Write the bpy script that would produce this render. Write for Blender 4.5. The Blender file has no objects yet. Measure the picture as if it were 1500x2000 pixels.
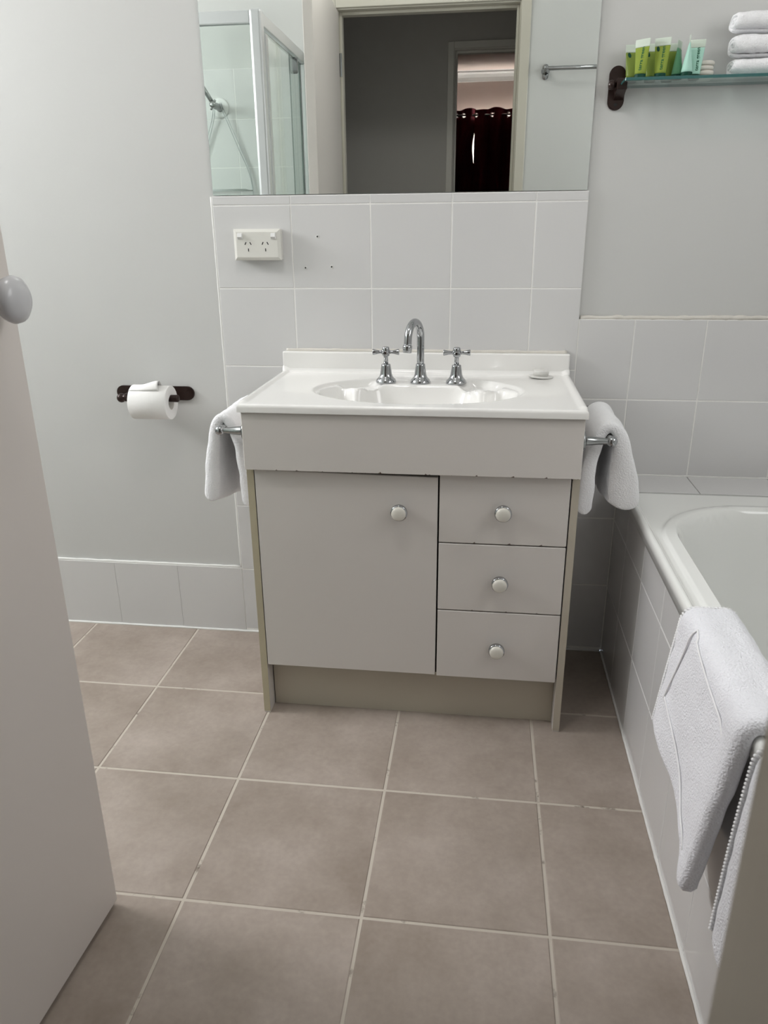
import bpy, bmesh, math, random
from mathutils import Vector, Matrix, noise
R = math.radians
random.seed(7)
scene = bpy.context.scene
C = scene.collection

# ------------------------------------------------------------------ camera
FPX, CX, CY, CZ = 1482.09, 0.4921, -2.0054, 1.1630
YAW, PITCH, ROLL = 0.1300, 0.3563, 0.0094
fw = Vector((-math.sin(YAW)*math.cos(PITCH), math.cos(YAW)*math.cos(PITCH), -math.sin(PITCH)))
rt = Vector((math.cos(YAW), math.sin(YAW), 0)); dn = fw.cross(rt)
r2 = rt*math.cos(ROLL)+dn*math.sin(ROLL); d2 = -rt*math.sin(ROLL)+dn*math.cos(ROLL)
cam = bpy.data.cameras.new('camera'); co = bpy.data.objects.new('camera', cam); C.objects.link(co)
m3 = Matrix((r2, -d2, -fw)).transposed()
co.matrix_world = Matrix.Translation((CX, CY, CZ)) @ m3.to_4x4()
cam.sensor_fit = 'VERTICAL'; cam.sensor_height = 24.0; cam.lens = FPX/2000*24.0
cam.clip_start = 0.02; cam.clip_end = 50
cam.dof.use_dof = True; cam.dof.focus_distance = 1.95; cam.dof.aperture_fstop = 6.8
scene.camera = co

# ------------------------------------------------------------------ world, lights, exposure
w = bpy.data.worlds.new('world'); scene.world = w; w.use_nodes = True
w.node_tree.nodes['Background'].inputs[0].default_value = (0.75, 0.85, 1.0, 1)
w.node_tree.nodes['Background'].inputs[1].default_value = 1.0
scene.view_settings.view_transform = 'Standard'; scene.view_settings.look = 'None'
scene.view_settings.gamma = 1.0; scene.view_settings.use_curve_mapping = False
scene.view_settings.exposure = 0.0
WY0, WY1, WZ0, WZ1 = -0.98, -0.14, 1.70, 2.33          # bathroom window in the left wall
def area(name, loc, rot, sx, sy, power, col):
    l = bpy.data.lights.new(name, 'AREA'); l.shape = 'RECTANGLE'; l.size = sx; l.size_y = sy
    l.energy = power; l.color = col
    o = bpy.data.objects.new(name, l); o.location = loc; o.rotation_euler = rot; C.objects.link(o); return o
VY0, VY1, VZ0, VZ1 = -1.55, -0.65, 1.40, 2.05          # second window, in the right wall above the bath
area('daylight_bathroom_window', (-2.26, (WY0+WY1)/2, (WZ0+WZ1)/2), (0, R(-82), 0), WZ1-WZ0-.06, WY1-WY0-.06, 39.0, (0.98, 0.98, 1.0))
area('daylight_bath_window', (1.612, (VY0+VY1)/2, (VZ0+VZ1)/2), (0, R(90), 0), VZ1-VZ0-.06, VY1-VY0-.06, 3.4, (1.0, 0.985, 0.96))
area('daylight_bedroom_window', (0.40, -5.285, 1.45), (R(90), 0, R(180)), 1.2, 1.10, 38.0, (1.0, 0.93, 0.90))

# ------------------------------------------------------------------ materials
def mat(name, col, rough=.5, metal=0., bump=0., bscale=200., spec=.5, coat=0., detail=3, var=0., vscale=6., dist=.002):
    m = bpy.data.materials.new(name); m.use_nodes = True
    nt = m.node_tree; b = nt.nodes['Principled BSDF']
    b.inputs['Base Color'].default_value = (*col, 1); b.inputs['Roughness'].default_value = rough
    b.inputs['Metallic'].default_value = metal; b.inputs['Specular IOR Level'].default_value = spec
    b.inputs['Coat Weight'].default_value = coat
    tc = None
    if bump or var: tc = nt.nodes.new('ShaderNodeTexCoord')
    if bump:
        n = nt.nodes.new('ShaderNodeTexNoise'); n.inputs['Scale'].default_value = bscale; n.inputs['Detail'].default_value = detail
        bp = nt.nodes.new('ShaderNodeBump'); bp.inputs['Strength'].default_value = bump; bp.inputs['Distance'].default_value = dist
        nt.links.new(tc.outputs['Object'], n.inputs['Vector']); nt.links.new(n.outputs['Fac'], bp.inputs['Height'])
        nt.links.new(bp.outputs['Normal'], b.inputs['Normal'])
    if var:
        n = nt.nodes.new('ShaderNodeTexNoise'); n.inputs['Scale'].default_value = vscale; n.inputs['Detail'].default_value = 6
        mx = nt.nodes.new('ShaderNodeMix'); mx.data_type = 'RGBA'
        mx.inputs[6].default_value = (*[c*(1-var) for c in col], 1); mx.inputs[7].default_value = (*[min(1, c*(1+var)) for c in col], 1)
        nt.links.new(tc.outputs['Object'], n.inputs['Vector']); nt.links.new(n.outputs['Fac'], mx.inputs[0])
        nt.links.new(mx.outputs[2], b.inputs['Base Color'])
    return m
M = {}
M['paint'] = mat('wall_paint', (.605, .605, .59), .55, bump=.10, bscale=90, var=.015, vscale=3)
M['trimh'] = mat('hall_trim_paint', (.88, .84, .78), .4)
M['hallpaint'] = mat('hall_wall_paint', (.60, .57, .54), .6, bump=.1, bscale=90)
M['pinkpaint'] = mat('bedroom_wall_paint', (.72, .59, .53), .6)
M['ceil'] = mat('ceiling_paint', (.88, .88, .86), .7)
M['trim'] = mat('gloss_trim_paint', (.56, .53, .455), .35)
M['door'] = mat('door_paint', (.72, .67, .63), .42, bump=.05, bscale=40)
M['tile'] = mat('white_glazed_tile', (.675, .67, .665), .10, bump=.06, bscale=9, detail=1, var=.012, vscale=4, dist=.004)
M['grout'] = mat('white_wall_grout', (.86, .85, .82), .8, bump=.3, bscale=300, var=.08, vscale=25)
M['caulk'] = mat('aged_caulk', (.66, .63, .575), .6, bump=.5, bscale=120, var=.12, vscale=30)
M['caulkw'] = mat('white_caulk', (.76, .755, .73), .5, bump=.4, bscale=80, var=.06, vscale=40)
M['lam'] = mat('white_laminate', (.70, .665, .63), .38, bump=.04, bscale=60)
M['edge'] = mat('yellowed_edging', (.50, .45, .32), .5, var=.06, vscale=12)
M['kick'] = mat('yellowed_laminate', (.52, .475, .39), .42, var=.05, vscale=6)
M['dark'] = mat('painted_recess_shade', (.03, .025, .022), .8)  # near-black colour stands in for shade inside the cabinet
M['basin'] = mat('moulded_gloss_white', (.89, .88, .855), .10, coat=.3)
M['chrome'] = mat('chrome', (.40, .41, .42), .06, 1.0)
M['steel'] = mat('dull_chrome', (.33, .34, .34), .20, 1.0)
M['alu'] = mat('satin_aluminium', (.74, .75, .76), .33, .55)
M['bronze'] = mat('dark_bronze', (.030, .016, .013), .30, .35, spec=.4)
M['towel'] = mat('white_terry', (.93, .93, .945), .95, bump=.8, bscale=330, detail=2, spec=.1, var=.06, vscale=330, dist=.0025)
M['matt'] = mat('white_terry_mat', (.90, .905, .95), .95, bump=.9, bscale=300, detail=2, spec=.1, var=.06, vscale=300, dist=.0035)
M['towelflat'] = mat('white_woven_band', (.92, .92, .93), .9, bump=.3, bscale=900, spec=.1)
M['paper'] = mat('tissue_paper', (.84, .83, .81), .9, bump=.15, bscale=120, spec=.1)
M['plastic'] = mat('ivory_plastic', (.74, .73, .68), .28)
M['plasticw'] = mat('white_plastic', (.80, .80, .79), .22)
M['ivory'] = mat('ivory_knob_face', (.74, .72, .65), .25)
M['slot'] = mat('socket_slot_black', (.01, .01, .01), .6)
M['enamel'] = mat('bath_enamel', (.87, .88, .855), .13, coat=.3)
M['knobw'] = mat('white_door_knob', (.56, .56, .575), .22)
M['curtain'] = mat('burgundy_velvet', (.115, .008, .018), .75, spec=.15)
M['soap'] = mat('soap_wrapper', (.70, .66, .60), .5)
M['capg'] = mat('dark_green_cap', (.004, .05, .03), .5, spec=.2)
M['print'] = mat('green_print', (.008, .10, .045), .6, spec=.2)
M['carpet'] = mat('hall_carpet', (.16, .13, .11), .95)
M['hole'] = mat('screw_hole', (.05, .05, .05), .8)
M['plug'] = mat('white_rubber', (.74, .73, .70), .4)
M['stain'] = mat('rust_stain', (.35, .17, .07), .8)

def floor_tile_mat():
    m = bpy.data.materials.new('beige_floor_tile'); m.use_nodes = True
    nt = m.node_tree; b = nt.nodes['Principled BSDF']; N = nt.nodes.new; L = nt.links.new
    tc = N('ShaderNodeTexCoord'); oi = N('ShaderNodeObjectInfo')
    ad = N('ShaderNodeVectorMath'); ad.operation = 'ADD'
    ml = N('ShaderNodeMath'); ml.operation = 'MULTIPLY'; ml.inputs[1].default_value = 40
    L(oi.outputs['Random'], ml.inputs[0]); L(tc.outputs['Object'], ad.inputs[0]); L(ml.outputs[0], ad.inputs[1])
    n1 = N('ShaderNodeTexNoise'); n1.inputs['Scale'].default_value = 5; n1.inputs['Detail'].default_value = 8; n1.inputs['Roughness'].default_value = .62
    L(ad.outputs[0], n1.inputs['Vector'])
    cr = N('ShaderNodeValToRGB'); e = cr.color_ramp.elements
    e[0].position = .30; e[0].color = (.315, .260, .218, 1); e[1].position = .72; e[1].color = (.470, .405, .355, 1)
    L(n1.outputs['Fac'], cr.inputs[0])
    n2 = N('ShaderNodeTexNoise'); n2.inputs['Scale'].default_value = 90; n2.inputs['Detail'].default_value = 4
    L(ad.outputs[0], n2.inputs['Vector'])
    mx = N('ShaderNodeMix'); mx.data_type = 'RGBA'; mx.blend_type = 'MULTIPLY'; mx.inputs[0].default_value = 1
    c2 = N('ShaderNodeValToRGB'); c2.color_ramp.elements[0].color = (.86, .86, .86, 1); c2.color_ramp.elements[1].color = (1.08, 1.08, 1.08, 1)
    L(n2.outputs['Fac'], c2.inputs[0]); L(cr.outputs[0], mx.inputs[6]); L(c2.outputs[0], mx.inputs[7]); L(mx.outputs[2], b.inputs['Base Color'])
    b.inputs['Roughness'].default_value = .42; b.inputs['Specular IOR Level'].default_value = .35
    bp = N('ShaderNodeBump'); bp.inputs['Strength'].default_value = .12; bp.inputs['Distance'].default_value = .001
    L(n2.outputs['Fac'], bp.inputs['Height']); L(bp.outputs[0], b.inputs['Normal'])
    return m
M['ftile'] = floor_tile_mat()

def floor_grout_mat():
    m = bpy.data.materials.new('floor_grout'); m.use_nodes = True
    nt = m.node_tree; b = nt.nodes['Principled BSDF']; N = nt.nodes.new; L = nt.links.new
    tc = N('ShaderNodeTexCoord'); n = N('ShaderNodeTexNoise'); n.inputs['Scale'].default_value = 16; n.inputs['Detail'].default_value = 5
    n.inputs['Roughness'].default_value = .7
    L(tc.outputs['Object'], n.inputs['Vector'])
    cr = N('ShaderNodeValToRGB'); e = cr.color_ramp.elements
    e[0].position = .30; e[0].color = (.16, .125, .10, 1); e[1].position = .42; e[1].color = (.56, .51, .44, 1)
    L(n.outputs['Fac'], cr.inputs[0]); L(cr.outputs[0], b.inputs['Base Color']); b.inputs['Roughness'].default_value = .9
    return m
M['fgrout'] = floor_grout_mat()

def chipped_mat(name, zbot, dens):
    m = mat(name, (.70, .665, .63), .38, bump=.04, bscale=60); nt = m.node_tree; b = nt.nodes['Principled BSDF']; N = nt.nodes.new; L = nt.links.new
    tc = N('ShaderNodeTexCoord'); sp = N('ShaderNodeSeparateXYZ'); L(tc.outputs['Object'], sp.inputs[0])
    cb = N('ShaderNodeCombineXYZ'); L(sp.outputs[0], cb.inputs[0])
    n = N('ShaderNodeTexNoise'); n.inputs['Scale'].default_value = 38; n.inputs['Detail'].default_value = 6; n.inputs['Roughness'].default_value = .65
    L(cb.outputs[0], n.inputs['Vector'])
    s = N('ShaderNodeMath'); s.operation = 'SUBTRACT'; L(n.outputs['Fac'], s.inputs[0]); s.inputs[1].default_value = dens
    k = N('ShaderNodeMath'); k.operation = 'MULTIPLY'; L(s.outputs[0], k.inputs[0]); k.inputs[1].default_value = .055
    h = N('ShaderNodeMath'); h.operation = 'SUBTRACT'; L(sp.outputs[2], h.inputs[0]); h.inputs[1].default_value = zbot
    g = N('ShaderNodeMath'); g.operation = 'GREATER_THAN'; L(k.outputs[0], g.inputs[0]); L(h.outputs[0], g.inputs[1])
    mx = N('ShaderNodeMix'); mx.data_type = 'RGBA'; mx.inputs[6].default_value = (.70, .665, .63, 1); mx.inputs[7].default_value = (.10, .065, .045, 1)
    L(g.outputs[0], mx.inputs[0]); L(mx.outputs[2], b.inputs['Base Color'])
    return m

def glass_mat(name, tint, gl=1.0, ior=1.5):
    m = bpy.data.materials.new(name); m.use_nodes = True; nt = m.node_tree
    nt.nodes.remove(nt.nodes['Principled BSDF']); out = nt.nodes['Material Output']
    t = nt.nodes.new('ShaderNodeBsdfTransparent'); t.inputs[0].default_value = (*tint, 1)
    g = nt.nodes.new('ShaderNodeBsdfGlossy'); g.inputs['Roughness'].default_value = .02; g.inputs[0].default_value = (gl, gl, gl, 1)
    lw = nt.nodes.new('ShaderNodeLayerWeight'); lw.inputs[0].default_value = .5
    pw = nt.nodes.new('ShaderNodeMath'); pw.operation = 'POWER'; pw.inputs[1].default_value = 5; nt.links.new(lw.outputs['Facing'], pw.inputs[0])
    f = nt.nodes.new('ShaderNodeMath'); f.operation = 'MULTIPLY_ADD'; f.inputs[1].default_value = .9; f.inputs[2].default_value = .035; nt.links.new(pw.outputs[0], f.inputs[0])
    x = nt.nodes.new('ShaderNodeMixShader'); nt.links.new(f.outputs[0], x.inputs[0]); nt.links.new(t.outputs[0], x.inputs[1]); nt.links.new(g.outputs[0], x.inputs[2])
    nt.links.new(x.outputs[0], out.inputs[0]); return m
M['glass'] = glass_mat('shower_glass', (.955, .985, .97))
M['shelfglass'] = glass_mat('shelf_glass', (.86, .96, .95))
M['glassedge'] = mat('green_glass_edge', (.035, .13, .125), .12)
M['sglassedge'] = mat('shower_glass_edge', (.02, .07, .06), .15)
M['caddy'] = mat('white_coated_wire', (.50, .52, .52), .4)
def mirror_mat():
    m = mat('mirror_silver', (.80, .835, .815), .0, 1.0); return m
M['mirror'] = mirror_mat()
def emit(name, col, s):
    m = bpy.data.materials.new(name); m.use_nodes = True; b = m.node_tree.nodes['Principled BSDF']
    b.inputs['Base Color'].default_value = (.8, .8, .8, 1); b.inputs['Emission Color'].default_value = (*col, 1); b.inputs['Emission Strength'].default_value = s; return m
M['frost'] = emit('frosted_daylit_pane', (.95, .975, 1.0), 2.0)
M['daypane'] = emit('daylit_bedroom_pane', (1.0, .95, .92), 5.0)
M['fillglow'] = emit('fill_lamp_diffuser', (1.0, .98, .95), 17.0)  # glow of the added ceiling fill lamp
def gel(name, col, white=.0, trans=.35):
    m = mat(name, col, .22, spec=.5); b = m.node_tree.nodes['Principled BSDF']
    b.inputs['Transmission Weight'].default_value = trans; b.inputs['IOR'].default_value = 1.15
    return m
M['gel_y'] = gel('yellow_green_gel', (.38, .48, .09)); M['gel_g'] = gel('olive_green_gel', (.27, .36, .08))
M['gel_m'] = gel('mint_lotion', (.50, .80, .68), trans=.1); M['gel_t'] = gel('teal_green_gel', (.22, .50, .30), trans=.3)
M['gel_w'] = gel('frosted_tube_end', (.72, .80, .70), trans=.15)

# ------------------------------------------------------------------ helpers
def wloc(o):
    v = Vector((0, 0, 0))
    while o: v += o.location; o = o.parent
    return v
def thing(name, loc, label, cat, group=None):
    o = bpy.data.objects.new(name, None); o.empty_display_size = .05; o.location = loc; C.objects.link(o)
    o['label'] = label; o['category'] = cat
    if group: o['group'] = group
    return o
def tag(o, label, cat, group=None):
    o['label'] = label; o['category'] = cat
    if group: o['group'] = group
    return o
def obj(name, bm, mats, parent=None, smooth=False, loc=None, label=None):
    """bm is in world coordinates; the origin goes to the parent's origin (or loc for a top-level mesh)"""
    org = wloc(parent) if parent else Vector(loc or (0, 0, 0))
    if isinstance(bm, bpy.types.Mesh): me = bm
    else:
        bmesh.ops.translate(bm, verts=bm.verts, vec=-org)
        bmesh.ops.recalc_face_normals(bm, faces=bm.faces)
        me = bpy.data.meshes.new(name); bm.to_mesh(me); bm.free()
    for m in (mats if isinstance(mats, (list, tuple)) else [mats]): me.materials.append(M[m] if isinstance(m, str) else m)
    if smooth: me.polygons.foreach_set('use_smooth', [True]*len(me.polygons))
    o = bpy.data.objects.new(name, me); C.objects.link(o)
    if parent: o.parent = parent
    else: o.location = org
    if label: o['label'] = label
    return o
def struct(name, bm, m, parent=None, **k):
    o = obj(name, bm, m, parent, **k)
    if parent is None: o['kind'] = 'structure'
    return o
def box(bm, x0, x1, y0, y1, z0, z1, bev=0., seg=2, mi=0):
    vs = [bm.verts.new((x, y, z)) for x in (x0, x1) for y in (y0, y1) for z in (z0, z1)]
    fs = [bm.faces.new([vs[i] for i in f]) for f in ((0, 1, 3, 2), (4, 6, 7, 5), (0, 4, 5, 1), (2, 3, 7, 6), (0, 2, 6, 4), (1, 5, 7, 3))]
    for f in fs: f.material_index = mi
    if bev:
        es = list({e for f in fs for e in f.edges})
        r = bmesh.ops.bevel(bm, geom=es, offset=bev, segments=seg, affect='EDGES', profile=.5)
        for f in r['faces']: f.material_index = mi
    return vs
def B(*a, **k):
    bm = bmesh.new(); box(bm, *a, **k); return bm
def frame_of(d):
    d = Vector(d).normalized(); a = Vector((0, 0, 1)) if abs(d.z) < .9 else Vector((1, 0, 0))
    u = d.cross(a).normalized(); return d, u, d.cross(u)
def lathe(bm, org, axis, prof, n=28, mi=0, cap=True):
    """prof: list of (distance along axis, radius)"""
    d, u, v = frame_of(axis); org = Vector(org); rings = []
    for h, r in prof:
        if r < 1e-6: rings.append([bm.verts.new(org+d*h)])
        else: rings.append([bm.verts.new(org+d*h+(u*math.cos(2*math.pi*i/n)+v*math.sin(2*math.pi*i/n))*r) for i in range(n)])
    for a, b in zip(rings, rings[1:]):
        for i in range(n):
            j = (i+1) % n
            q = [a[i], a[j], b[j], b[i]] if len(a) > 1 and len(b) > 1 else ([a[0], b[j], b[i]] if len(b) > 1 else [a[i], a[j], b[0]])
            if len(a) == 1 and len(b) == 1: continue
            bm.faces.new(q).material_index = mi
    if cap:
        for ring in (rings[0], rings[-1]):
            if len(ring) > 1: bm.faces.new(ring).material_index = mi
    return rings
def sweep(bm, pts, rad, n=14, mi=0, closed=False):
    """round tube along a polyline; rad is a number or a list"""
    pts = [Vector(p) for p in pts]; k = len(pts); rings = []
    t0 = (pts[1]-pts[0]).normalized(); _, u, _ = frame_of(t0)
    for i, p in enumerate(pts):
        if closed: t = (pts[(i+1) % k]-pts[i-1]).normalized()
        else: t = (pts[min(i+1, k-1)]-pts[max(i-1, 0)]).normalized()
        u = (u-t*u.dot(t)).normalized(); v = t.cross(u); r = rad[i] if isinstance(rad, (list, tuple)) else rad
        rings.append([bm.verts.new(p+(u*math.cos(2*math.pi*j/n)+v*math.sin(2*math.pi*j/n))*r) for j in range(n)])
    for i in range(k if closed else k-1):
        a, b = rings[i], rings[(i+1) % k]
        for j in range(n): bm.faces.new([a[j], a[(j+1) % n], b[(j+1) % n], b[j]]).material_index = mi
    if not closed: bm.faces.new(rings[0]).material_index = mi; bm.faces.new(rings[-1]).material_index = mi
def pill(bm, cx, cz, w, h, y0, y1, vertical, bev=.0015, n=14):
    """stadium-shaped plate in the XZ plane"""
    r = min(w, h)/2; out = []
    L = max(w, h)/2-r
    for s in (1, -1):
        for i in range(n+1):
            a = math.pi*i/n - math.pi/2 + (0 if s == 1 else math.pi)
            px, pz = s*L+r*math.cos(a), r*math.sin(a)
            out.append((cx+pz, cz+px) if vertical else (cx+px, cz+pz))
    A = [bm.verts.new((x, y0, z)) for x, z in out]; Bv = [bm.verts.new((x, y1, z)) for x, z in out]
    k = len(out); fs = [bm.faces.new(A), bm.faces.new(Bv)]
    for i in range(k): fs.append(bm.faces.new([A[i], A[(i+1) % k], Bv[(i+1) % k], Bv[i]]))
    if bev: bmesh.ops.bevel(bm, geom=list(fs[0].edges), offset=bev, segments=2, affect='EDGES')
def sheet(bm, P, th, mi=0, nz=0., ns=40., round_edge=True):
    """solid cloth from a grid of centre points P[i][j] with thickness th (rounded rims)"""
    nu, nv = len(P), len(P[0]); P = [[Vector(p) for p in row] for row in P]; top, bot = [], []
    for i in range(nu):
        tr, br = [], []
        for j in range(nv):
            du = P[min(i+1, nu-1)][j]-P[max(i-1, 0)][j]; dv = P[i][min(j+1, nv-1)]-P[i][max(j-1, 0)]
            n = du.cross(dv)
            n = n.normalized() if n.length > 1e-12 else Vector((0, 0, 1))
            t = (th(i, j) if callable(th) else th)/2
            if round_edge and (i in (0, nu-1) or j in (0, nv-1)): t *= .45
            p = P[i][j]
            if nz: p = p+n*nz*noise.noise(p*ns)
            tr.append(bm.verts.new(p+n*t)); br.append(bm.verts.new(p-n*t))
        top.append(tr); bot.append(br)
    for i in range(nu-1):
        for j in range(nv-1):
            bm.faces.new([top[i][j], top[i+1][j], top[i+1][j+1], top[i][j+1]]).material_index = mi
            bm.faces.new([bot[i][j], bot[i][j+1], bot[i+1][j+1], bot[i+1][j]]).material_index = mi
    for i in range(nu-1):
        for j in (0, nv-1): bm.faces.new([top[i][j], top[i+1][j], bot[i+1][j], bot[i][j]]).material_index = mi
    for j in range(nv-1):
        for i in (0, nu-1): bm.faces.new([top[i][j], top[i][j+1], bot[i][j+1], bot[i][j]]).material_index = mi
def smooth_path(pts, n):
    """Catmull-Rom through pts, n samples evenly by arc length"""
    pts = [Vector(p) for p in pts]; q = [pts[0]*2-pts[1]]+pts+[pts[-1]*2-pts[-2]]; fine = []
    for k in range(1, len(q)-2):
        for s in range(24):
            t = s/24; a, b, c, d = q[k-1], q[k], q[k+1], q[k+2]
            fine.append(.5*((2*b)+(c-a)*t+(2*a-5*b+4*c-d)*t*t+(-a+3*b-3*c+d)*t**3))
    fine.append(pts[-1]); L = [0]
    for a, b in zip(fine, fine[1:]): L.append(L[-1]+(b-a).length)
    out = []; k = 0
    for i in range(n):
        s = L[-1]*i/(n-1)
        while k < len(L)-2 and L[k+1] < s: k += 1
        f = (s-L[k])/max(1e-9, L[k+1]-L[k]); out.append(fine[k].lerp(fine[k+1], min(1, max(0, f))))
    return out
def ss(a, b, x):
    t = max(0., min(1., (x-a)/(b-a))); return t*t*(3-2*t)

# tiles: shared meshes, one object each ---------------------------------------------------
_tm = {}
AX = {'floor': ((1, 0, 0), (0, 1, 0), (0, 0, 1)), 'back': ((1, 0, 0), (0, 0, 1), (0, -1, 0)), 'apron': ((0, 1, 0), (0, 0, 1), (-1, 0, 0)), 'front': ((1, 0, 0), (0, 0, 1), (0, 1, 0))}
def tile(name, parent, ori, u0, u1, v0, v1, face, th, m, gap=.002, ch=.0014, proud=0., tilt=0.):
    W, H = round(u1-u0-gap, 4), round(v1-v0-gap, 4); key = (ori, W, H, th, m)
    U, V, Nn = [Vector(a) for a in AX[ori]]
    if key not in _tm:
        bm = bmesh.new(); a, b = W/2, H/2
        L0 = [bm.verts.new(U*x+V*y-Nn*th) for x, y in ((-a, -b), (a, -b), (a, b), (-a, b))]
        L1 = [bm.verts.new(U*x+V*y-Nn*ch*.7) for x, y in ((-a, -b), (a, -b), (a, b), (-a, b))]
        L2 = [bm.verts.new(U*x+V*y) for x, y in ((-a+ch, -b+ch), (a-ch, -b+ch), (a-ch, b-ch), (-a+ch, b-ch))]
        for A, Bq in ((L0, L1), (L1, L2)):
            for i in range(4): bm.faces.new([A[i], A[(i+1) % 4], Bq[(i+1) % 4], Bq[i]])
        bm.faces.new(L2); bm.faces.new(L0); bmesh.ops.recalc_face_normals(bm, faces=bm.faces)
        me = bpy.data.meshes.new(name); bm.to_mesh(me); bm.free(); me.materials.append(M[m]); _tm[key] = me
    o = bpy.data.objects.new(name, _tm[key]); C.objects.link(o); o.parent = parent
    c = U*((u0+u1)/2)+V*((v0+v1)/2)
    pos = c+Vector([abs(n)*face for n in Nn])+Nn*proud
    o.location = pos-wloc(parent)
    if tilt: o.rotation_euler = [random.uniform(-tilt, tilt) if abs(n) < .5 else 0 for n in Nn]
    return o

# ================================================================== STRUCTURE
XL, XR, YD, ZC = -2.30, 1.60, -1.764, 2.40
DX0, DX1, DH = -0.185, 0.597, 2.055
YH, YB = -2.69, -5.30
# floor ---------------------------------------------------------------
fl = struct('floor', B(XL, XR, -1.87, .0, -.10, -.0012), 'fgrout')
P, XA, Y1 = .3343, -.3572, -.3235
cols = [XL, XA-5*P, XA-4*P, XA-3*P, XA-2*P, XA-P, XA, XA+P, XA+2*P, XA+3*P, .866]
rows = [0., Y1, Y1-P, Y1-2*P, Y1-3*P, Y1-4*P, -1.87]
for i in range(len(cols)-1):
    for j in range(len(rows)-1):
        tile('floor_tile', fl, 'floor', cols[i], cols[i+1], rows[j+1], rows[j], 0., .006, 'ftile', gap=.0056, ch=.0016, proud=random.uniform(-.0003, .0003), tilt=.0007)
struct('floor_hall', B(-2.5, 2.6, YB-.1, -1.87, -.10, 0.), 'carpet')
# back wall -----------------------------------------------------------
wb = struct('wall_back', B(XL-.1, XR+.1, .010, .11, 0., ZC), 'paint')
T = .2025; ZR = 1.0218
SX = [-.2025, 0., .2025, .405, .6075, .7305]
SZ = [ZR-5*T+.0, ZR-4*T, ZR-3*T, ZR-2*T, ZR-T, ZR, 1.2235]
gm = bmesh.new()
box(gm, -.2015, .7295, .0005, .0105, .003, 1.2455)                         # splashback bed
box(gm, .7295, 1.60, .0011, .0105, .003, .9475)                            # bath end bed
box(gm, XL, -.2015, .0013, .0105, .003, .2135)                             # skirting bed
obj('grout_bed', gm, 'grout', wb)
for i in range(5):
    for j in range(6): tile('wall_tile', wb, 'back', SX[i], SX[i+1], max(.002, SZ[j]), SZ[j+1], 0., .0095, 'tile', proud=random.uniform(0, .0006), tilt=.0012)
    tile('cap_tile', wb, 'back', SX[i], SX[i+1], 1.2235, 1.2455, -.0005, .010, 'tile', gap=.0016, tilt=.0008)
BX = [.7305, .867, 1.0405, 1.243, 1.4455, 1.60]
for i in range(5):
    for z0, z1 in ((.5425, .745), (.745, .9475)): tile('wall_tile', wb, 'back', BX[i], BX[i+1], z0, z1, .0008, .0095, 'tile', proud=random.uniform(0, .0005), tilt=.0012)
for z0, z1 in zip(SZ[:3], SZ[1:4]):
    tile('wall_tile', wb, 'back', .7305, .866, max(.002, z0), min(z1, .5425), .0008, .0095, 'tile', tilt=.001)
tile('wall_tile', wb, 'back', .7305, .866, SZ[3]-.0+.0, .5425, .0008, .0095, 'tile') if False else None
for k in range(10): tile('skirting_tile', wb, 'back', -.2025-T*(k+1), -.2025-T*k, .002, .2135, 0., .0095, 'tile', gap=.0006, ch=.0006)
tile('skirting_tile', wb, 'back', XL, -.2025-T*10, .002, .2135, 0., .0095, 'tile', gap=.0012)
# caulk lines on the wall
def bead(name, pts, r, m, parent, n=60, jit=.25):
    pp = smooth_path(pts, n) if len(pts) > 2 else [Vector(pts[0]).lerp(Vector(pts[1]), i/(n-1)) for i in range(n)]
    bm = bmesh.new(); sweep(bm, [p+Vector((0, 0, r*.35*noise.noise(p*60))) for p in pp], [r*(1+jit*noise.noise(p*45+Vector((3, 1, 2)))) for p in pp], 8)
    return obj(name, bm, m, parent, smooth=True)
bead('caulk_line', [(XL, .006, .2155), (-.205, .006, .2155)], .0045, 'caulkw', wb, 120)
bead('caulk_line', [(.733, .006, .950), (1.60, .006, .953)], .0058, 'caulk', wb, 90, .4)
bead('caulk_line', [(-.2045, .006, .216), (-.2045, .006, 1.245)], .0042, 'caulkw', wb, 60)
bead('caulk_line', [(XL, -.001, .001), (.862, -.001, .001)], .0042, 'caulkw', wb, 140)
# screw holes left in the splashback
for x, z in ((.0666, 1.1479), (.0327, 1.0727), (.101, 1.0749)):
    bm = bmesh.new(); lathe(bm, (x, .001, z), (0, -1, 0), [(0, .0046), (.0022, .0042), (.0026, .0024)], 16, 0)
    lathe(bm, (x, -.0014, z), (0, -1, 0), [(0, .0023), (.0004, .0022)], 12, 1)
    obj('screw_plug', bm, ['caulkw', 'hole'], wb)
# left wall with window opening -----------------------------------------
bm = bmesh.new()
box(bm, XL-.1, XL, YD, .01, 0, WZ0); box(bm, XL-.1, XL, YD, .01, WZ1, ZC); box(bm, XL-.1, XL, YD, WY0, WZ0, WZ1); box(bm, XL-.1, XL, WY1, .01, WZ0, WZ1)
struct('wall_left', bm, 'paint')
bm = bmesh.new()
for a in ((WY0, WY0+.03, WZ0, WZ1), (WY1-.03, WY1, WZ0, WZ1), (WY0, WY1, WZ0, WZ0+.03), (WY0, WY1, WZ1-.03, WZ1)): box(bm, XL-.07, XL-.02, a[0], a[1], a[2], a[3])
w1 = struct('window_1', bm, 'alu')
obj('pane', B(XL-.05, XL-.045, WY0+.03, WY1-.03, WZ0+.03, WZ1-.03), 'frost', w1)
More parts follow.
